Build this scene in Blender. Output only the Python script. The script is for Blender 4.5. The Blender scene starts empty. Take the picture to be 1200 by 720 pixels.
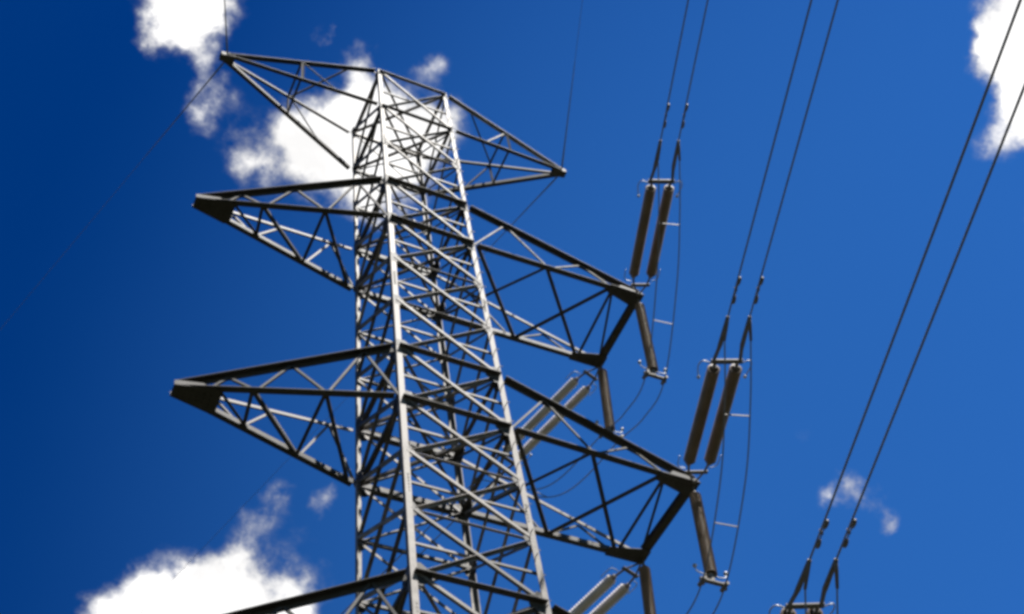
import bpy, bmesh, math, random
from mathutils import Vector, Matrix
random.seed(7)
V = Vector
sc = bpy.context.scene
C = sc.collection

# ------------------------------------------------------------------ camera
R = [V((0.906704, -0.407037, -0.110496)), V((0.283003, 0.781392, -0.55618)), V((0.312726, 0.47302, 0.823684))]
FPX = 1657.49
CAM = V((-11.094, -21.9502, 1.58))
cam = bpy.data.cameras.new('camera')
cam.sensor_width = 36
cam.lens = FPX / 1200 * 36
cam.clip_end = 6000
co = bpy.data.objects.new('camera', cam)
C.objects.link(co)
rt, dn, fw = R
fw = fw.normalized(); rt = (rt - rt.dot(fw) * fw).normalized(); dn = fw.cross(rt)
M = Matrix((rt, -dn, -fw)).transposed().to_4x4()
M.translation = CAM
co.matrix_world = M
sc.camera = co
sc.view_settings.view_transform = 'Standard'
sc.view_settings.look = 'None'
sc.view_settings.gamma = 1
sc.view_settings.exposure = 1.0
sc.render.engine = 'CYCLES'
sc.cycles.pixel_filter_type = 'BLACKMAN_HARRIS'
sc.cycles.filter_width = 3.3          # the old compact camera's soft lens

# ------------------------------------------------------------------ sky with clouds, sun
SUN = V((0.2, -0.40, 0.89)).normalized()
world = bpy.data.worlds.new('World')
sc.world = world
world.use_nodes = True
nt = world.node_tree
nt.nodes.clear()
N = nt.nodes.new
L = nt.links.new
def val(x, sock):
    if isinstance(x, (int, float)): sock.default_value = x
    elif isinstance(x, (tuple, Vector)): sock.default_value = x
    else: L(x, sock)
def mth(op, a, b=0.0, c=None, clamp=False):
    n = N('ShaderNodeMath'); n.operation = op; n.use_clamp = clamp
    val(a, n.inputs[0]); val(b, n.inputs[1])
    if c is not None: val(c, n.inputs[2])
    return n.outputs[0]
def vmt(op, a, b=(0, 0, 0), out=0):
    n = N('ShaderNodeVectorMath'); n.operation = op
    val(a, n.inputs[0]); val(b, n.inputs[1])
    return n.outputs[out]
def noise(vec, scale, detail, rough, col=False):
    n = N('ShaderNodeTexNoise'); n.inputs['Scale'].default_value = scale
    n.inputs['Detail'].default_value = detail; n.inputs['Roughness'].default_value = rough
    L(vec, n.inputs['Vector'])
    return n.outputs['Color' if col else 'Fac']
def maprange(x, a, b, c=0.0, d=1.0):
    n = N('ShaderNodeMapRange'); n.interpolation_type = 'SMOOTHSTEP'
    val(x, n.inputs[0])
    for i, v in enumerate((a, b, c, d)): n.inputs[i + 1].default_value = v
    return n.outputs[0]
sky = N('ShaderNodeTexSky'); sky.sky_type = 'NISHITA'; sky.sun_disc = False
sky.sun_elevation = math.asin(SUN.z)
sky.sun_rotation = math.atan2(SUN.x, SUN.y)
sky.altitude = 1500; sky.air_density = 1.0; sky.dust_density = 0.3; sky.ozone_density = 1.6
hsv = N('ShaderNodeHueSaturation'); hsv.inputs['Hue'].default_value = 0.508; hsv.inputs['Saturation'].default_value = 1.17
hsv.inputs['Value'].default_value = 0.48
film = N('ShaderNodeGamma'); film.inputs[1].default_value = 1.6      # contrast of the deep, polarised sky
top_ = vmt('MINIMUM', sky.outputs[0], (3.4, 3.4, 3.4))
L(top_, film.inputs[0]); L(film.outputs[0], hsv.inputs['Color'])
bg_sky = N('ShaderNodeBackground'); bg_sky.inputs[1].default_value = 0.053

tc = N('ShaderNodeTexCoord')
dirn = vmt('NORMALIZE', tc.outputs['Generated'])
# a thin high veil of haze that thickens towards one side of the sky
vd = vmt('DOT_PRODUCT', dirn, (0.6822, 0.4177, 0.6001), out=1)
veil = mth('ADD', maprange(vd, 0.71, 0.97, 0.0, 1.0), mth('MULTIPLY', mth('SUBTRACT', noise(dirn, 2.5, 4, 0.5), 0.5), 0.1), clamp=True)
vm = N('ShaderNodeMix'); vm.data_type = 'RGBA'; vm.blend_type = 'ADD'
L(veil, vm.inputs[0]); L(hsv.outputs[0], vm.inputs[6]); vm.inputs[7].default_value = (0.2, 0.77, 1.93, 1)
L(vm.outputs[2], bg_sky.inputs[0])
w1 = vmt('SUBTRACT', noise(dirn, 11, 4, 0.55, True), (0.5, 0.5, 0.5))
w2 = vmt('SUBTRACT', noise(dirn, 38, 5, 0.6, True), (0.5, 0.5, 0.5))
def vscale(v, s):
    n = N('ShaderNodeVectorMath'); n.operation = 'SCALE'; L(v, n.inputs[0]); n.inputs['Scale'].default_value = s
    return n.outputs[0]
warp = vmt('ADD', dirn, vmt('ADD', vscale(w1, 0.045), vscale(w2, 0.024)))
CL = [  # heading of each puff (unit vector), angular radius, thickness
    (0.0385, 0.3837, 0.9227, 0.0360, 0.95),
    (0.0587, 0.3804, 0.9230, 0.0275, 0.80),
    (0.0323, 0.4035, 0.9144, 0.0230, 0.75),
    (0.0193, 0.4067, 0.9133, 0.0172, 0.70),
    (0.0549, 0.4039, 0.9131, 0.0246, 0.62),
    (0.0664, 0.4165, 0.9067, 0.0204, 0.60),
    (0.0726, 0.4293, 0.9003, 0.0204, 0.55),
    (0.0730, 0.4423, 0.8939, 0.0175, 0.48),
    (0.0817, 0.4223, 0.9028, 0.0175, 0.28),
    (0.0652, 0.4389, 0.8961, 0.0146, 0.28),
    (0.0310, 0.3736, 0.9271, 0.0430, 1.00),
    (0.0565, 0.3617, 0.9306, 0.0360, 0.80),
    (0.1650, 0.4168, 0.8939, 0.0557, 1.05),
    (0.1584, 0.4334, 0.8872, 0.0409, 0.90),
    (0.1833, 0.3982, 0.8988, 0.0446, 1.00),
    (0.1804, 0.4418, 0.8788, 0.0410, 1.00),
    (0.2090, 0.3993, 0.8927, 0.0410, 0.95),
    (0.2127, 0.4262, 0.8793, 0.0449, 1.00),
    (0.2310, 0.3987, 0.8875, 0.0337, 0.75),
    (0.1446, 0.4469, 0.8828, 0.0326, 0.50),
    (0.1162, 0.4543, 0.8832, 0.0251, 0.42),
    (0.1051, 0.4664, 0.8783, 0.0206, 0.42),
    (0.1264, 0.4396, 0.8892, 0.0251, 0.34),
    (0.1214, 0.4690, 0.8748, 0.0266, 0.36),
    (0.1407, 0.4621, 0.8756, 0.0297, 0.36),
    (0.1375, 0.4272, 0.8936, 0.0252, 0.35),
    (0.1679, 0.3701, 0.9137, 0.0207, 0.65),
    (0.2093, 0.3577, 0.9101, 0.0208, 0.45),
    (0.2034, 0.3555, 0.9123, 0.0133, 0.25),
    (0.1390, 0.3712, 0.9181, 0.0110, 0.65),
    (0.2273, 0.3802, 0.8966, 0.0209, 0.40),
    (0.2023, 0.4500, 0.8698, 0.0269, 0.45),
    (0.1630, 0.4634, 0.8711, 0.0238, 0.40),
    (0.1270, 0.7120, 0.6906, 0.0428, 1.00),
    (0.1544, 0.6989, 0.6983, 0.0504, 1.05),
    (0.1878, 0.6916, 0.6974, 0.0543, 1.05),
    (0.2193, 0.6943, 0.6854, 0.0348, 0.80),
    (0.1730, 0.6847, 0.7080, 0.0348, 0.70),
    (0.1953, 0.6713, 0.7150, 0.0306, 0.46),
    (0.1095, 0.7122, 0.6934, 0.0242, 0.60),
    (0.2144, 0.6730, 0.7079, 0.0219, 0.35),
    (0.1925, 0.6439, 0.7404, 0.0235, 0.52),
    (0.1944, 0.6324, 0.7499, 0.0162, 0.50),
    (0.1855, 0.6582, 0.7296, 0.0220, 0.34),
    (0.2234, 0.6301, 0.7437, 0.0163, 0.72),
    (0.2155, 0.6509, 0.7280, 0.0221, 0.25),
    (0.2336, 0.6667, 0.7078, 0.0220, 0.30),
    (0.1737, 0.7098, 0.6827, 0.0790, 1.10),
    (0.5352, 0.1575, 0.8299, 0.0433, 1.10),
    (0.5508, 0.1740, 0.8163, 0.0433, 1.10),
    (0.5313, 0.1776, 0.8284, 0.0281, 0.85),
    (0.5208, 0.1783, 0.8349, 0.0183, 0.60),
    (0.5519, 0.1997, 0.8096, 0.0310, 0.85),
    (0.5650, 0.1999, 0.8005, 0.0351, 0.90),
    (0.5475, 0.2261, 0.8057, 0.0241, 0.50),
    (0.5604, 0.2253, 0.7970, 0.0198, 0.40),
    (0.5868, 0.2578, 0.7676, 0.0170, 0.30),
    (0.5335, 0.1322, 0.8354, 0.0554, 1.10),
    (0.5567, 0.1643, 0.8143, 0.0417, 1.10),
    (0.5500, 0.4513, 0.7027, 0.0189, 0.70),
    (0.5480, 0.4628, 0.6968, 0.0189, 0.70),
    (0.5386, 0.4714, 0.6983, 0.0146, 0.60),
    (0.5719, 0.4645, 0.6761, 0.0130, 0.80),
    (0.5654, 0.4561, 0.6873, 0.0174, 0.45),
    (0.5580, 0.4526, 0.6956, 0.0160, 0.40),
    (0.0993, 0.4327, 0.8961, 0.0294, 0.20),
    (0.1122, 0.4431, 0.8894, 0.0295, 0.26),
    (0.1239, 0.4238, 0.8972, 0.0207, 0.26),
    (0.0983, 0.4523, 0.8864, 0.0206, 0.24),
    (0.5095, 0.4425, 0.7380, 0.0147, 0.17),
    (0.2275, 0.6835, 0.6936, 0.0291, 0.50),
]
dens = None
for x, y, z, r, w in CL:
    dist = vmt('DISTANCE', warp, (x, y, z), out=1)
    k = maprange(dist, 0.0, r, w, 0.0)
    dens = k if dens is None else mth('ADD', dens, k)
fb = noise(vmt('ADD', dirn, vscale(w2, 0.01)), 30, 9, 0.62)
fine = noise(dirn, 95, 6, 0.6)
dn_ = mth('ADD', dens, mth('MULTIPLY', mth('SUBTRACT', fb, 0.52), mth('MINIMUM', mth('MULTIPLY', dens, 4.0), 1.7)))
dn_ = mth('ADD', dn_, mth('MULTIPLY', mth('SUBTRACT', fine, 0.5), mth('MINIMUM', mth('MULTIPLY', dens, 2.0), 0.8)))
alpha = maprange(dn_, 0.1, 1.2)
bright = mth('MULTIPLY', maprange(dn_, 0.3, 1.25, 0.28, 0.57), maprange(noise(warp, 17, 5, 0.55), 0.34, 0.62, 0.86, 1.1))
ccol = N('ShaderNodeMix'); ccol.data_type = 'RGBA'
L(maprange(dn_, 0.4, 0.95), ccol.inputs[0])
ccol.inputs[6].default_value = (0.86, 0.9, 1.0, 1); ccol.inputs[7].default_value = (1.0, 0.99, 0.985, 1)
bg_cl = N('ShaderNodeBackground'); L(ccol.outputs[2], bg_cl.inputs[0]); L(bright, bg_cl.inputs[1])
mx = N('ShaderNodeMixShader'); L(alpha, mx.inputs[0]); L(bg_sky.outputs[0], mx.inputs[1]); L(bg_cl.outputs[0], mx.inputs[2])
wo = N('ShaderNodeOutputWorld'); L(mx.outputs[0], wo.inputs[0])

sl = bpy.data.lights.new('sun', 'SUN'); sl.energy = 5.0; sl.angle = math.radians(0.5); sl.color = (1.0, 0.965, 0.91)
so = bpy.data.objects.new('sun', sl); C.objects.link(so)
so.location = (0, 0, 80)
so.rotation_euler = SUN.to_track_quat('Z', 'Y').to_euler()

# ------------------------------------------------------------------ materials
def material(name, col, rough, metal=0.0, col2=None, scale=6.0, bump=0.0, bscale=40, spec=0.5, col3=None, vary=0.0):
    m = bpy.data.materials.new(name); m.use_nodes = True
    t = m.node_tree; p = t.nodes['Principled BSDF']
    p.inputs['Roughness'].default_value = rough; p.inputs['Metallic'].default_value = metal
    p.inputs['Specular IOR Level'].default_value = spec
    p.inputs['Base Color'].default_value = (*col, 1)
    tcn = t.nodes.new('ShaderNodeTexCoord')
    if col2:
        n = t.nodes.new('ShaderNodeTexNoise'); n.inputs['Scale'].default_value = scale; n.inputs['Detail'].default_value = 8
        n.inputs['Roughness'].default_value = 0.65
        t.links.new(tcn.outputs['Object'], n.inputs['Vector'])
        r = t.nodes.new('ShaderNodeValToRGB')
        r.color_ramp.elements[0].position = 0.32; r.color_ramp.elements[0].color = (*col, 1)
        r.color_ramp.elements[1].position = 0.68; r.color_ramp.elements[1].color = (*col2, 1)
        if col3:
            e = r.color_ramp.elements.new(0.74); e.color = (*col3, 1)
        t.links.new(n.outputs['Fac'], r.inputs[0]); last = r.outputs[0]
        if vary:                                             # each bar weathered a little differently
            oi = t.nodes.new('ShaderNodeObjectInfo'); mr = t.nodes.new('ShaderNodeMapRange')
            mr.inputs[3].default_value = 1 - vary; mr.inputs[4].default_value = 1 + vary * 0.35
            t.links.new(oi.outputs['Random'], mr.inputs[0])
            mu = t.nodes.new('ShaderNodeVectorMath'); mu.operation = 'SCALE'
            t.links.new(last, mu.inputs[0]); t.links.new(mr.outputs[0], mu.inputs['Scale']); last = mu.outputs[0]
        t.links.new(last, p.inputs['Base Color'])
        rr = t.nodes.new('ShaderNodeMapRange'); rr.inputs[3].default_value = max(0.05, rough - 0.12); rr.inputs[4].default_value = rough + 0.15
        t.links.new(n.outputs['Fac'], rr.inputs[0]); t.links.new(rr.outputs[0], p.inputs['Roughness'])
    if bump:
        n2 = t.nodes.new('ShaderNodeTexNoise'); n2.inputs['Scale'].default_value = bscale
        t.links.new(tcn.outputs['Object'], n2.inputs['Vector'])
        b = t.nodes.new('ShaderNodeBump'); b.inputs['Strength'].default_value = bump; b.inputs['Distance'].default_value = 0.01
        t.links.new(n2.outputs['Fac'], b.inputs['Height']); t.links.new(b.outputs[0], p.inputs['Normal'])
    return m
STEEL = material('galvanised_steel', (0.085, 0.07, 0.058), 0.62, 0.05, (0.35, 0.322, 0.295), 3.2, 0.15, 60, col3=(0.14, 0.09, 0.065), vary=0.55)
BRACE = material('dark_brace_steel', (0.085, 0.073, 0.064), 0.62, 0.05, (0.25, 0.228, 0.21), 2.6, 0.15, 60, col3=(0.12, 0.075, 0.052), vary=0.6)  # same steel as the legs, set darker and browner
ARMST = material('shaded_weathered_arm_steel', (0.034, 0.03, 0.027), 0.65, 0.03, (0.07, 0.062, 0.055), 3.0, 0.15, 60, col3=(0.1, 0.065, 0.045), vary=0.35)  # rusty arm steel, base colour darkened to stand in for underside shade
PORC = material('glazed_porcelain', (0.19, 0.142, 0.105), 0.4, 0.0, (0.29, 0.222, 0.172), 2.0, spec=0.25)
SUNLIT_PORC = material('sunlit_tone_porcelain', (0.62, 0.58, 0.55), 0.3, 0.0, (0.78, 0.74, 0.71), 2.0)  # sunlit brightness of the far strings put into the base colour
CAPM = material('cast_iron_fitting', (0.12, 0.11, 0.1), 0.6, 0.1, (0.2, 0.18, 0.165), 8.0)
ALU = material('weathered_aluminium_wire', (0.17, 0.17, 0.18), 0.5, 0.3, (0.24, 0.24, 0.25), 5.0)
BRIGHT = material('bright_aluminium_clamp', (0.34, 0.34, 0.35), 0.45, 0.4, (0.46, 0.46, 0.46), 9.0)
GRASS = material('dry_grass_ground', (0.014, 0.019, 0.01), 0.95, 0.0, (0.032, 0.03, 0.017), 0.35, 0.6, 3.0, 0.1)
CONC = material('concrete_footing', (0.3, 0.29, 0.27), 0.9, 0.0, (0.4, 0.39, 0.36), 3.0, 0.3, 20)

# ------------------------------------------------------------------ helpers
def obj(name, bm, mat, parent=None, smooth=False):
    me = bpy.data.meshes.new(name)
    bmesh.ops.recalc_face_normals(bm, faces=bm.faces)
    bm.to_mesh(me); bm.free()
    if smooth:
        for p in me.polygons: p.use_smooth = True
    me.materials.append(mat)
    o = bpy.data.objects.new(name, me); C.objects.link(o)
    if parent:
        o.parent = parent
        o.matrix_parent_inverse = parent_world(parent).inverted()
    return o
WORLD = {}
def parent_world(o):
    return WORLD.get(o.name, Matrix.Identity(4))
def thing(name, loc, label, cat, group=None):
    o = bpy.data.objects.new(name, None); C.objects.link(o)
    o.location = loc; o.empty_display_size = 0.3
    WORLD[o.name] = Matrix.Translation(V(loc))
    tag(o, label, cat, group)
    return o
def tag(o, label, cat, group=None):
    o['label'] = label; o['category'] = cat
    if group: o['group'] = group
def prism(bm, pts, ax):
    """extrude closed polygon pts (world) along ax"""
    a = [bm.verts.new(p) for p in pts]; b = [bm.verts.new(p + ax) for p in pts]
    n = len(pts)
    bm.faces.new(a); bm.faces.new(b[::-1])
    for i in range(n):
        bm.faces.new((a[i], a[(i + 1) % n], b[(i + 1) % n], b[i]))
def angle_bar(bm, P, Q, w, t, f1, f2):
    """steel angle from P to Q: corner on the line, one flange towards f1, the other towards f2"""
    ax = Q - P; u = ax.normalized()
    e1 = (f1 - f1.dot(u) * u).normalized()
    e2 = u.cross(e1)
    if e2.dot(f2) < 0: e2 = -e2
    sec = [(0, 0), (w, 0), (w, t), (t, t), (t, w), (0, w)]
    prism(bm, [P + e1 * a + e2 * b for a, b in sec], ax)
def flat(bm, pts, nrm, t):
    prism(bm, [p - nrm * t * 0.5 for p in pts], nrm * t)
def tube(bm, pts, r, n=8, caps=True):
    pts = [V(p) for p in pts]
    rs = r if isinstance(r, (list, tuple)) else [r] * len(pts)
    ring = None; prev = None
    u0 = (pts[1] - pts[0]).normalized()
    ref = V((0, 0, 1)) if abs(u0.z) < 0.9 else V((1, 0, 0))
    e1 = (ref - ref.dot(u0) * u0).normalized()
    for i, p in enumerate(pts):
        a = pts[max(i - 1, 0)]; b = pts[min(i + 1, len(pts) - 1)]
        u = (b - a).normalized()
        e1 = (e1 - e1.dot(u) * u).normalized(); e2 = u.cross(e1)
        ring = [bm.verts.new(p + (e1 * math.cos(2 * math.pi * k / n) + e2 * math.sin(2 * math.pi * k / n)) * rs[i]) for k in range(n)]
        if prev:
            for k in range(n): bm.faces.new((prev[k], prev[(k + 1) % n], ring[(k + 1) % n], ring[k]))
        elif caps: bm.faces.new(ring[::-1])
        prev = ring
    if caps: bm.faces.new(ring)
def bolts(bm, c, nrm, e1, e2, nx, ny, dx, dy, r=0.022):
    for i in range(nx):
        for j in range(ny):
            p = c + e1 * (i - (nx - 1) / 2) * dx + e2 * (j - (ny - 1) / 2) * dy
            tube(bm, [p, p + nrm * 0.028], r, 6)
def spline(P, n=10):
    P = [V(p) for p in P]; P = [P[0] * 2 - P[1]] + P + [P[-1] * 2 - P[-2]]
    out = []
    for i in range(1, len(P) - 2):
        a, b, c, d_ = P[i - 1:i + 3]
        for k in range(n):
            t = k / n
            out.append(0.5 * ((2 * b) + (c - a) * t + (2 * a - 5 * b + 4 * c - d_) * t * t + (3 * b - a - 3 * c + d_) * t ** 3))
    out.append(P[-2]); return out

# ------------------------------------------------------------------ ground
bm = bmesh.new()
bmesh.ops.create_circle(bm, cap_ends=True, segments=96, radius=3500)
g = obj('ground', bm, GRASS); g['kind'] = 'structure'
g['label'] = 'dry grassy ground under the tower'

# ------------------------------------------------------------------ tower
S = 30.8
Z = dict(pt=20.73 + S, pb=17.716 + S, mt=12.054 + S, mb=9.525 + S, lt=2.342 + S, lb=S, bt=-6.49 + S, bb=-8.65 + S)
K1, K2 = 0.012543, 0.0063
def half(z):
    zz = z - S
    if zz > 9.525: return 1.6 - K1 * 9.525 - K2 * (zz - 9.525)
    if zz > -8.32: return 1.6 - K1 * zz
    return 1.6 + K1 * 8.32 + 0.13 * (-8.32 - zz)
SX = dict(A=-1, B=1, C=-1, D=1); SY = dict(A=-1, B=-1, C=1, D=1)
def node(leg, z):
    z = Z[z] if isinstance(z, str) else z
    h = half(z); return V((SX[leg] * h, SY[leg] * h, z))
tower = thing('lattice_tower', (0, 0, 0), 'tall grey steel lattice tower with pointed left arms and wide right arms', 'power pylon')
X, Y, UP = V((1, 0, 0)), V((0, 1, 0)), V((0, 0, 1))
top_z = Z['pt'] + 0.12
for l in 'ABCD':
    bm = bmesh.new()
    zs = [0.25, Z['bb'], Z['mb'], top_z]
    for a, b in zip(zs, zs[1:]):
        w = 0.25 if b <= Z['bb'] else 0.165 if b <= Z['mb'] else 0.14
        # corner of the angle on the outside, flanges in the two faces
        angle_bar(bm, node(l, a), node(l, b), w, 0.026, V((-SX[l], 0, 0)), V((0, -SY[l], 0)))
    if l == 'B':                                             # climbing bolts
        zz, k = 4.0, 0
        while zz < Z['pt'] - 0.3:
            p = node(l, zz); d = V((SX[l], 0, 0)) if k % 2 else V((0, SY[l], 0))
            q = p - (V((0, SY[l], 0)) if k % 2 else V((SX[l], 0, 0))) * 0.09
            tube(bm, [q - d * 0.02, q + d * 0.17], 0.013, 6); zz += 0.42; k += 1
    leg = obj('leg', bm, STEEL, tower)
    for z in (Z['bb'] + 0.9, Z['lb'] - 3.4, Z['lt'] + 3.6, Z['mt'] + 3.0):   # bolted splices
        bm = bmesh.new()
        c = node(l, z)
        w = 0.15 if z < Z['mb'] else 0.13
        out = V((SX[l], SY[l], 0))
        angle_bar(bm, c - UP * 0.4 + out * 0.014, c + UP * 0.4 + out * 0.014, w, 0.013, V((-SX[l], 0, 0)), V((0, -SY[l], 0)))
        for f, nrm in ((X, V((0, SY[l], 0))), (Y, V((SX[l], 0, 0)))):
            e = f * (-SX[l] if f is X else -SY[l])
            bolts(bm, c + e * w * 0.5 + nrm * 0.014, nrm, e, UP, 1, 6, 0.1, 0.12)
        obj('splice_plate', bm, STEEL, leg)
    bm = bmesh.new()
    p = node(l, 0.0)
    tube(bm, [p + UP * -0.3, p + UP * 0.32], [0.55, 0.42], 20)
    obj('footing', bm, CONC, tower)

FACES = [('A', 'B', V((0, -1, 0))), ('B', 'D', V((1, 0, 0))), ('D', 'C', V((0, 1, 0))), ('C', 'A', V((-1, 0, 0)))]
def levels(a, b, n):
    return [Z[a] + (Z[b] - Z[a]) * i / n for i in range(n + 1)]
panels = []
for a, b, n in (('bb', 'bt', 1), ('bt', 'lb', 3), ('lb', 'lt', 1), ('lt', 'mb', 3), ('mb', 'mt', 1), ('mt', 'pb', 2), ('pb', 'pt', 1)):
    lv = levels(a, b, n); panels += list(zip(lv, lv[1:]))
def inset(l, m, z, d):
    """node of leg l moved d along the face towards leg m"""
    a = node(l, z); b = node(m, z)
    return a + (b - a).normalized() * d
for z0, z1 in panels:
    w = 0.09 if z0 < Z['mb'] - 0.1 else 0.082 if z0 < Z['mt'] - 0.1 else 0.072
    for p, q, nrm in FACES:
        for k, (a, b) in enumerate(((p, q), (q, p))):
            P = inset(a, b, z1, 0.08); Q = inset(b, a, z0, 0.08)
            off = nrm * (0.03 if k == 0 else -0.06)
            bm = bmesh.new()
            # one diagonal bolted outside the leg flange, the other inside it
            angle_bar(bm, P + off, Q + off, w, 0.012, UP if k == 0 else -UP, nrm * (-1 if k == 0 else 1))
            obj('diagonal_brace', bm, BRACE, tower)
for z0, z1 in panels:                                        # short bars from the crossing of each X out to the legs
    zm = z0 + (z1 - z0) * 0.5
    for p, q, nrm in FACES[:1]:
        for a, b in ((p, q), (q, p)):
            mid = (node(p, zm) + node(q, zm)) / 2 - nrm * 0.085
            bm = bmesh.new()
            angle_bar(bm, node(a, zm) - nrm * 0.085, mid + (node(a, zm) - node(b, zm)).normalized() * 0.06, 0.06, 0.008, -nrm, UP)
            obj('short_brace', bm, BRACE, tower)
for name in ('pt', 'pb', 'mt', 'mb', 'lt', 'lb', 'bt', 'bb'):
    z = Z[name]
    for p, q, nrm in FACES:
        side = abs(nrm.x) > 0.5
        w = 0.13 if side or name in ('pt', 'pb') else 0.19
        bm = bmesh.new()
        angle_bar(bm, inset(p, q, z, 0.05) - nrm * 0.035, inset(q, p, z, 0.05) - nrm * 0.035, w, 0.016, -nrm if side else nrm, UP)
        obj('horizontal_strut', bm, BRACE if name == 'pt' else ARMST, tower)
    for a, b, dz in (('A', 'D', 0.03), ('B', 'C', 0.07)):
        bm = bmesh.new()
        P, Q = node(a, z), node(b, z); u = (Q - P).normalized() * 0.2
        angle_bar(bm, P + u + UP * dz, Q - u + UP * dz, 0.09, 0.01, u.cross(UP), UP)
        obj('plan_brace', bm, BRACE, tower)
# the lighter horizontals between the panels of the long sections
for a, b, n in (('bt', 'lb', 3), ('lt', 'mb', 3), ('mt', 'pb', 2)):
    for z in levels(a, b, n)[1:-1]:
        for p, q, nrm in FACES:
            if abs(nrm.x) > 0.5: continue
            bm = bmesh.new()
            angle_bar(bm, inset(p, q, z, 0.06) - nrm * 0.07, inset(q, p, z, 0.06) - nrm * 0.07, 0.085, 0.01, nrm, UP)
            obj('tie_bar', bm, BRACE, tower)
# gusset plates on the legs
for name in ('pt', 'pb', 'mt', 'mb', 'lt', 'lb', 'bt', 'bb'):
    g_ = 0.18 if name in ('pt', 'pb') else 0.33
    for l in 'ABCD':
        for f, nrm in ((X * -SX[l], V((0, SY[l], 0))), (Y * -SY[l], V((SX[l], 0, 0)))):
            bm = bmesh.new()
            c = node(l, name) + nrm * 0.008
            flat(bm, [c + f * a * g_ + UP * b * g_ for a, b in ((0.0, -1.0), (0.7, -1.1), (1.5, -0.4), (1.5, 0.4), (0.7, 1.1), (0.0, 1.0))], nrm, 0.014)
            bolts(bm, c + f * g_ * 0.8 + nrm * 0.007, nrm, f, UP, 3, 3, g_ * 0.42, g_ * 0.42)
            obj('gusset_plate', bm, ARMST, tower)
for z in [q for a, b, n in (('bt', 'lb', 3), ('lt', 'mb', 3), ('mt', 'pb', 2)) for q in levels(a, b, n)[1:-1]]:
    for l in 'ABCD':
        for f, nrm in ((X * -SX[l], V((0, SY[l], 0))), (Y * -SY[l], V((SX[l], 0, 0)))):
            bm = bmesh.new(); c = node(l, z) + nrm * 0.008
            flat(bm, [c + f * a * 0.26 + UP * b * 0.24 for a, b in ((0.1, -1), (0.7, -1), (1.2, 0), (0.7, 1), (0.1, 1))], nrm, 0.012)
            obj('node_plate', bm, ARMST, tower)
# lower body down to the footings (below the picture)
bm = bmesh.new()
lz = [Z['bb'], 16.5, 9.5, 1.0]
for z1, z0 in zip(lz, lz[1:]):
    for p, q, nrm in FACES:
        for k, (a, b) in enumerate(((p, q), (q, p))):
            off = nrm * (0.02 if k == 0 else -0.05)
            angle_bar(bm, inset(a, b, z1, 0.1) + off, inset(b, a, z0, 0.1) + off, 0.15, 0.014, UP if k == 0 else -UP, nrm * (1 if k == 0 else -1))
        if z0 > 2: angle_bar(bm, inset(p, q, z0, 0.1) - nrm * 0.1, inset(q, p, z0, 0.1) - nrm * 0.1, 0.14, 0.014, -nrm, UP)
obj('base_lattice', bm, STEEL, tower)

# ------------------------------------------------------------------ crossarms
TIPS = {('L', 'p'): (-7.14, -1.18), ('R', 'p'): (5.93, -1.25), ('L', 'm'): (-7.15, 0.09), ('RN', 'm'): (7.51, -1.554), ('RF', 'm'): (7.48, 1.458),
        ('L', 'l'): (-7.0, 0.07), ('RN', 'l'): (7.31, -1.48), ('RF', 'l'): (7.18, 1.607), ('L', 'b'): (-7.0, 0.07), ('RN', 'b'): (7.19, -1.07), ('RF', 'b'): (7.15, 1.5)}
def bar(name, parent, P, Q, w, t, f1, f2, mat=ARMST):
    bm = bmesh.new(); angle_bar(bm, P, Q, w, t, f1, f2); return obj(name, bm, mat, parent)
def lerp(a, b, t): return a + (b - a) * t
def chord(arm, P, Q, w, near, top, mat=ARMST):
    out = V((0, -1, 0)) if near else V((0, 1, 0))
    # horizontal flange outwards, upright flange on the inner edge
    P = P - out * w * 0.5; Q = Q - out * w * 0.5
    bar('chord', arm, P, Q, w, 0.02, out, UP * (-1 if top else 1), mat)
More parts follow.
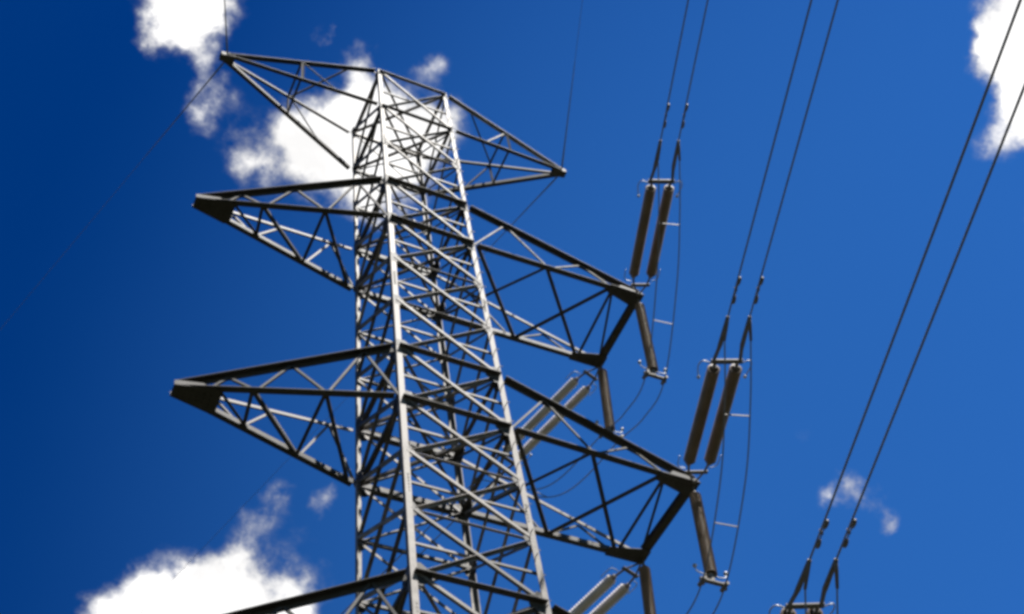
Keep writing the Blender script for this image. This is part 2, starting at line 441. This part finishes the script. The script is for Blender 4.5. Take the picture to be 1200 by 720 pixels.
def crossarm(side, lv):
    top, bot = lv + 't', lv + 'b'
    sx = -1 if side == 'L' else 1
    nl, fl = ('A', 'C') if side == 'L' else ('B', 'D')
    nT, nB, fT, fB = node(nl, top), node(nl, bot), node(fl, top), node(fl, bot)
    zt = Z[bot] + (0.44 if (side, lv) == ('R', 'b') else 0.0)
    wide = side == 'R' and lv != 'p'
    peak = lv == 'p'
    if wide:
        tn = V((*TIPS['RN', lv], zt)); tf = V((*TIPS['RF', lv], zt))
    else:
        t_ = V((*TIPS[side, lv], zt)); tn = t_ + V((0, -0.1, 0)); tf = t_ + V((0, 0.1, 0))
    ux = V((sx, 0, 0))
    bm = bmesh.new()
    if peak:
        c = (tn + tf) / 2 + UP * 0.06                        # small box of plates at the earth-wire tip
        for dz in (-0.13, 0.1):
            flat(bm, [c + ux * a + Y * b + UP * dz for a, b in ((0.22, -0.12), (0.22, 0.12), (-0.3, 0.2), (-0.3, -0.2))], UP, 0.02)
        for dy in (-0.13, 0.13):
            flat(bm, [c + ux * a + Y * dy + UP * b for a, b in ((0.2, -0.11), (0.2, 0.08), (-0.28, 0.08), (-0.28, -0.11))], Y, 0.018)
    elif wide:
        angle_bar(bm, tn + V((0.09, 0.1, 0.03)), tf + V((0.09, -0.1, 0.03)), 0.24, 0.02, V((-1, 0, 0)), UP)
        for c, s_ in ((tn, 1), (tf, -1)):                    # big gussets in the two end corners
            flat(bm, [c + V((a, b * s_, -0.022)) for a, b in ((0.1, -0.13), (0.1, 0.4), (-0.25, 0.42), (-1.15, 0.2), (-1.15, -0.13))], UP, 0.018)
            flat(bm, [c + V((a, -0.05 * s_, b)) for a, b in ((0.1, 0.0), (0.1, 0.2), (-0.7, 0.26), (-0.9, 0.0))], Y, 0.016)
            bolts(bm, c + V((-0.5, 0.05 * s_, -0.031)), -UP, X, Y, 6, 2, 0.16, 0.12)
    else:
        c = (tn + tf) / 2
        flat(bm, [c + V((a, b, -0.022)) for a, b in ((-0.12, -0.2), (-0.12, 0.2), (0.95, 0.42), (1.1, 0.3), (1.1, -0.3), (0.95, -0.42))], UP, 0.02)
        for dy in (-0.19, 0.19):
            flat(bm, [c + V((a, dy * (1 + 0.9 * max(a, 0)), b)) for a, b in ((-0.12, 0.0), (-0.12, 0.16), (0.6, 0.2), (0.8, 0.0))], Y, 0.016)
        bolts(bm, c + V((0.45, 0, -0.032)), -UP, X, Y, 6, 3, 0.16, 0.14)
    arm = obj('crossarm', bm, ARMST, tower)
    WORLD[arm.name] = Matrix.Identity(4)
    wc = 0.145 if peak else 0.2
    d = 0.12
    chord(arm, nB + ux * d, tn, wc, True, False)
    chord(arm, fB + ux * d, tf, wc * (1 if peak else 0.82), False, False)
    lift = UP * (0.1 if peak else 0.24)
    chord(arm, nT + ux * d, tn + lift, wc * 0.92, True, True, STEEL if peak and sx > 0 else ARMST)
    chord(arm, fT + ux * d, tf + lift, wc * (0.85 if peak else 0.55), False, True, ARMST if peak else BRACE)
    def brace(P, Q, w=0.11, mat=ARMST, dz=0.024):
        bar('lattice_brace', arm, P + UP * dz, Q + UP * dz, w, 0.011, UP.cross(Q - P).normalized(), UP, mat)
    if peak:
        m = lambda a, b, t: lerp(a, b, t)
        n1, f1 = m(nB, tn, 0.52), m(fB, tf, 0.52); nt1, ft1 = m(nT, tn, 0.52), m(fT, tf, 0.52)
        brace(nt1, ft1, 0.08); brace(n1, f1, 0.08); brace(nt1, n1, 0.08); brace(ft1, f1, 0.08)
        brace(ft1, m(nT, tn, 0.2), 0.06, ARMST, 0.04)
        brace(m(nB, tn, 0.3), nt1, 0.05); brace(m(fB, tf, 0.3), ft1, 0.05)
    elif wide:
        n1, n2 = lerp(nB, tn, 0.44), lerp(nB, tn, 0.84)
        f1, f2 = lerp(fB, tf, 0.47), lerp(fB, tf, 0.86)
        f0, n0 = lerp(fB, tf, 0.02), lerp(nB, tn, 0.03)
        brace(n1, f0, 0.1); brace(n0, f1, 0.12, dz=0.05); brace(n1, f2, 0.12); brace(n2, f1, 0.14, dz=0.05)
        brace(n2, f2, 0.1); brace(n2, tf, 0.08, dz=0.06)
        bar('end_beam', arm, tn + V((0.05, 0.2, 0.3)), tf + V((0.05, -0.2, 0.3)), 0.14, 0.014, V((-1, 0, 0)), UP)
        for B_, T_, tp in ((nB, nT, tn), (fB, fT, tf)):      # upright lattice of each side
            pts = [lerp(T_, tp, 0.22), lerp(B_, tp, 0.44), lerp(T_, tp, 0.66), lerp(B_, tp, 0.84)]
            for a, b in zip([B_] + pts, pts): bar('lattice_brace', arm, a, b, 0.05, 0.008, UP, Y, ARMST)
    else:
        n1, n2 = lerp(nB, tn, 0.33), lerp(nB, tn, 0.66)
        f1, f2 = lerp(fB, tf, 0.335), lerp(fB, tf, 0.63)
        f0 = lerp(fB, tf, 0.04)
        brace(n1, f0, 0.1); brace(n1, f1, 0.1, dz=0.05); brace(n2, f1, 0.11); brace(n2, f2, 0.1, dz=0.05); brace(f2, lerp(nB, tn, 0.83), 0.08)
        for B_, T_, tp, m_ in ((nB, nT, tn, ARMST), (fB, fT, tf, BRACE)):
            pts = [lerp(T_, tp, 0.16), lerp(B_, tp, 0.33), lerp(T_, tp, 0.5), lerp(B_, tp, 0.65), lerp(T_, tp, 0.78), lerp(B_, tp, 0.86)]
            for a, b in zip([B_] + pts, pts): bar('lattice_brace', arm, a, b, 0.065, 0.009, UP, Y, m_)
    return arm, tn, tf
ENDS = {}
for lv in 'pmlb':
    for side in 'LR':
        _, tn, tf = crossarm(side, lv)
        ENDS[side, lv] = (tn, tf)

# ------------------------------------------------------------------ insulators and wires
AX, SL = -0.3645, 0.1677
DIRN = V((AX, -1, 0)).normalized()
DIRF = V((-0.35, 1, 0)).normalized()
SLF = 0.1
def run(P, dr, sl, s, side=0.0, curv=0.0003):
    nr = V((-dr.y, dr.x, 0))
    if nr.x < 0: nr = -nr
    return P + dr * s + nr * side + V((0, 0, -sl * s + curv * s * s))
def disc_string(name, P, Q, parent, n=36, R_=0.172, mat=None):
    """string of ribbed porcelain sheds from P to Q"""
    ax = Q - P; ln = ax.length; u = ax.normalized()
    ref = UP if abs(u.z) < 0.9 else X
    e1 = (ref - ref.dot(u) * u).normalized(); e2 = u.cross(e1)
    bm = bmesh.new(); step = ln / n; prof = []
    for i in range(n):
        b = i * step
        prof += [(b + q * step, r) for q, r in ((0.0, R_ * 0.72), (0.3, R_ * 0.76), (0.7, R_ * 0.98), (0.84, R_), (0.92, R_ * 0.96), (0.9, R_ * 0.74))]
    m = 18; prev = None
    for s, r in prof:
        ring = [bm.verts.new(P + u * s + (e1 * math.cos(2 * math.pi * k / m) + e2 * math.sin(2 * math.pi * k / m)) * r) for k in range(m)]
        if prev:
            for k in range(m): bm.faces.new((prev[k], prev[(k + 1) % m], ring[(k + 1) % m], ring[k]))
        prev = ring
    o = obj(name, bm, mat or PORC, parent, smooth=True)
    bm = bmesh.new()
    tube(bm, [P - u * 0.1, P + u * 0.04], 0.075, 12)
    WORLD[o.name] = Matrix.Identity(4)
    obj('end_fitting', bm, CAPM, o)
    bm = bmesh.new(); tube(bm, [Q - u * 0.04, Q + u * 0.1], 0.07, 12); obj('end_fitting', bm, CAPM, o)
    return o
def box_bar(bm, P, Q, w, h, ref=UP):
    u = (Q - P).normalized(); e1 = (ref - ref.dot(u) * u).normalized(); e2 = u.cross(e1)
    prism(bm, [P + e1 * a * h / 2 + e2 * b * w / 2 for a, b in ((-1, -1), (1, -1), (1, 1), (-1, 1))], Q - P)
def strain(P, dr, sl, label, mat=None):
    """double tension string of insulators between an arm corner and the wires"""
    t = thing('strain_insulator', P, label, 'insulator', 'double strain insulators on the right arms')
    f = lambda s, o=0.0, dz=0.0: run(P, dr, sl, s, o) + UP * dz
    bm = bmesh.new()
    tube(bm, [f(0.0, 0.0, -0.02), f(0.45, -0.22)], 0.028, 8); tube(bm, [f(0.0, 0.0, -0.02), f(0.45, 0.22)], 0.028, 8)
    for o in (-0.29, 0.29): tube(bm, [f(0.45, o * 0.76), f(0.86, o)], 0.035, 8)
    obj('link', bm, CAPM, t)
    bm = bmesh.new(); box_bar(bm, f(0.45, -0.32), f(0.45, 0.32), 0.12, 0.03); obj('yoke_plate', bm, CAPM, t)
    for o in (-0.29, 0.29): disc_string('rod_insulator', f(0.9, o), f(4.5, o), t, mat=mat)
    bm = bmesh.new(); box_bar(bm, f(4.75, -0.42), f(4.75, 0.42), 0.14, 0.035); obj('yoke_plate', bm, CAPM, t)
    for o in (-1, 1):
        bm = bmesh.new()
        tube(bm, [f(4.5, 0.29 * o), f(4.8, 0.3 * o)], 0.04, 8)
        tube(bm, [f(4.7, 0.36 * o), f(5.2, 0.3 * o), f(5.35, 0.29 * o), f(6.3, 0.28 * o)], [0.045, 0.05, 0.062, 0.05], 10)
        cl = obj('dead_end_clamp', bm, CAPM, t, smooth=True)
        bm = bmesh.new()                                     # jumper lug under the clamp
        tube(bm, [f(6.25, 0.28 * o, -0.02), f(6.1, 0.3 * o, -0.12), f(5.75, 0.34 * o, -0.34)], [0.045, 0.045, 0.036], 8)
        obj('jumper_lug', bm, CAPM, t, smooth=True)
        bm = bmesh.new()                                     # arcing horn
        tube(bm, spline([f(4.7, 0.4 * o), f(4.75, 0.62 * o, 0.04), f(4.55, 0.7 * o, 0.05), f(4.15, 0.62 * o, 0.05)], 6), 0.016, 6)
        bmesh.ops.create_uvsphere(bm, u_segments=10, v_segments=6, radius=0.05, matrix=Matrix.Translation(f(4.15, 0.62 * o, 0.05)))
        obj('arcing_horn', bm, BRIGHT, t, smooth=True); bm = bmesh.new()
        tube(bm, spline([f(0.62, 0.33 * o), f(0.7, 0.55 * o, 0.05), f(1.1, 0.58 * o, 0.05)], 6), 0.014, 6)
        obj('arcing_horn', bm, BRIGHT, t, smooth=True)
    return t
def bundle(P, dr, sl, label, group, length=170):
    t = thing('twin_power_line', run(P, dr, sl, 6.2), label, 'power line', group)
    n = 60
    for o in (-1, 1):
        bm = bmesh.new()
        pts = [run(P, dr, sl, 6.2 + (length - 6.2) * (i / n) ** 1.5, 0.28 * o) for i in range(n + 1)]
        tube(bm, pts, 0.0225, 8); obj('wire', bm, ALU, t, smooth=True)
        bm = bmesh.new()                                     # vibration damper hung under the wire
        dz = -UP * 0.1
        a, b, c = (run(P, dr, sl, s, 0.28 * o) for s in (6.95, 7.25, 7.55))
        tube(bm, [b + UP * 0.03, b + dz], 0.03, 6); tube(bm, [a + dz, b + dz * 0.9, c + dz], 0.013, 6)
        for q, q2 in ((a, b), (c, b)):
            u = (q - q2).normalized()
            tube(bm, [q + dz - u * 0.12, q + dz - u * 0.04, q + dz + u * 0.06, q + dz + u * 0.12], [0.03, 0.05, 0.054, 0.035], 8)
        obj('vibration_damper', bm, CAPM, t, smooth=True)
    for s in (46.0, 88.0, 130.0):
        bm = bmesh.new(); box_bar(bm, run(P, dr, sl, s, -0.28), run(P, dr, sl, s, 0.28), 0.05, 0.04); obj('spacer', bm, ALU, t)
    return t
def support(P, Q, label):
    """single string hanging from an arm corner, holding the jumper wires off the tower"""
    t = thing('jumper_insulator', P, label, 'insulator', 'jumper support insulators under the right arms')
    u = (Q - P).normalized()
    bm = bmesh.new(); tube(bm, [P + UP * 0.02, P + u * 0.34], 0.03, 8)
    obj('link', bm, CAPM, t)
    disc_string('rod_insulator', P + u * 0.4, Q - u * 0.3, t, 36, 0.168)
    bm = bmesh.new()
    tube(bm, [Q - u * 0.3, Q], 0.07, 10); box_bar(bm, Q + X * -0.36, Q + X * 0.36, 0.12, 0.05)
    obj('clamp_bar', bm, CAPM, t)
    for o in (-1, 1):
        bm = bmesh.new(); c = Q + X * 0.33 * o
        tube(bm, [c + UP * 0.06, c - UP * 0.16], 0.055, 8); tube(bm, [c - UP * 0.06 + Y * -0.16, c - UP * 0.06 + Y * 0.16], 0.06, 8)
        obj('wire_clamp', bm, CAPM, t)
        bm = bmesh.new()
        h = spline([Q - u * 0.24 + X * 0.05 * o, Q - u * 0.3 + X * 0.4 * o, Q - u * 0.5 + X * 0.46 * o], 6)
        tube(bm, h, 0.016, 6)
        bmesh.ops.create_uvsphere(bm, u_segments=10, v_segments=6, radius=0.06, matrix=Matrix.Translation(h[-1]))
        obj('arcing_horn', bm, BRIGHT, t, smooth=True)
    return t
def jumper(P, F, Q1, Q2, label):
    t = thing('jumper_cable', Q1, label, 'jumper cable', 'looped jumper cables under the right arms')
    paths = []
    for o in (-1, 1):
        a = run(P, DIRN, SL, 5.8, 0.335 * o) - UP * 0.3
        b = run(F, DIRF, SLF, 5.8, 0.335 * o) - UP * 0.3
        q1 = Q1 + X * 0.33 * o - UP * 0.08; q2 = Q2 + X * 0.33 * o - UP * 0.08
        m1 = lerp(a, q1, 0.5) - UP * 0.75; m1b = lerp(a, q1, 0.2) - UP * 0.5
        m2 = lerp(q1, q2, 0.5) - UP * 0.35
        m3 = lerp(q2, b, 0.5) - UP * 1.5
        pts = spline([a, m1b, m1, q1, m2, q2, m3, b], 10)
        paths.append(pts)
        bm = bmesh.new(); tube(bm, pts, 0.019, 8); obj('wire', bm, ALU, t, smooth=True)
    for i in (12, 24, 62):
        bm = bmesh.new(); box_bar(bm, paths[0][i], paths[1][i], 0.022, 0.03); obj('spacer', bm, CAPM, t)
    return t
NAMES = dict(m='upper', l='middle', b='lowest')
SUP = dict(m=((-0.08, 0.38, -4.1), (-0.3, -0.02, -3.9)), l=((-0.5, -0.08, -4.1), (-0.55, -0.3, -3.9)), b=((-0.4, 0.1, -4.1), (-0.4, -0.1, -3.9)))
WHERE = dict(m='near the top centre of the sky', l='right of centre', b='at the right edge of the sky')
for lv in 'mlb':
    P, F = ENDS['R', lv]
    P = P + V((-0.1, -0.05, -0.03)); F = F + V((0.0, 0.05, -0.03))
    nm = NAMES[lv]
    strain(P, DIRN, SL, f'dark double insulator string rising from the outer tip of the {nm} right arm')
    strain(F, DIRF, SLF, f'pale double insulator slanting down leftwards from the inner corner of the {nm} right arm', SUNLIT_PORC)
    bundle(P, DIRN, SL, f'pair of dark wires rising from the dark insulators of the {nm} right arm', 'twin power lines passing over the camera')
    bundle(F, DIRF, SLF, f'pair of wires running off behind the tower below the {nm} right arm', 'twin power lines running away behind the tower')
    a, b = SUP[lv]
    Q1, Q2 = P + V(a), F + V(b)
    support(P + V((0.05, 0.12, 0)), Q1, f'brown hanging insulator under the outer tip of the {nm} right arm')
    support(F + V((0.02, -0.1, 0)), Q2, f'brown hanging insulator under the inner corner of the {nm} right arm')
    jumper(P, F, Q1, Q2, f'pair of thin slack wires looping below the {nm} right arm')

# earth wires on the peak arms
def earth(P, dr, sl, label):
    bm = bmesh.new()
    pts = [run(P, dr, sl, 170 * (i / 50) ** 1.5) for i in range(51)]
    tube(bm, pts, 0.0075, 8)
    tube(bm, [run(P, dr, sl, s) for s in (0, 0.3, 1.1, 3.0, 4.6)], [0.025, 0.032, 0.024, 0.018, 0.012], 8)
    tag(obj('earth_wire', bm, ALU, smooth=True), label, 'earth wire', 'single earth wires on the peak arms')
for side, word in (('R', 'right'), ('L', 'left')):
    tn, tf = ENDS[side, 'p']; c = (tn + tf) / 2
    earth(c + V((0, -0.15, 0)), DIRN, 0.09, f'single thin wire rising from the tip of the topmost {word} arm')
    earth(c + V((0, 0.15, 0)), DIRF, 0.09, f'single thin wire trailing away behind from the tip of the topmost {word} arm')
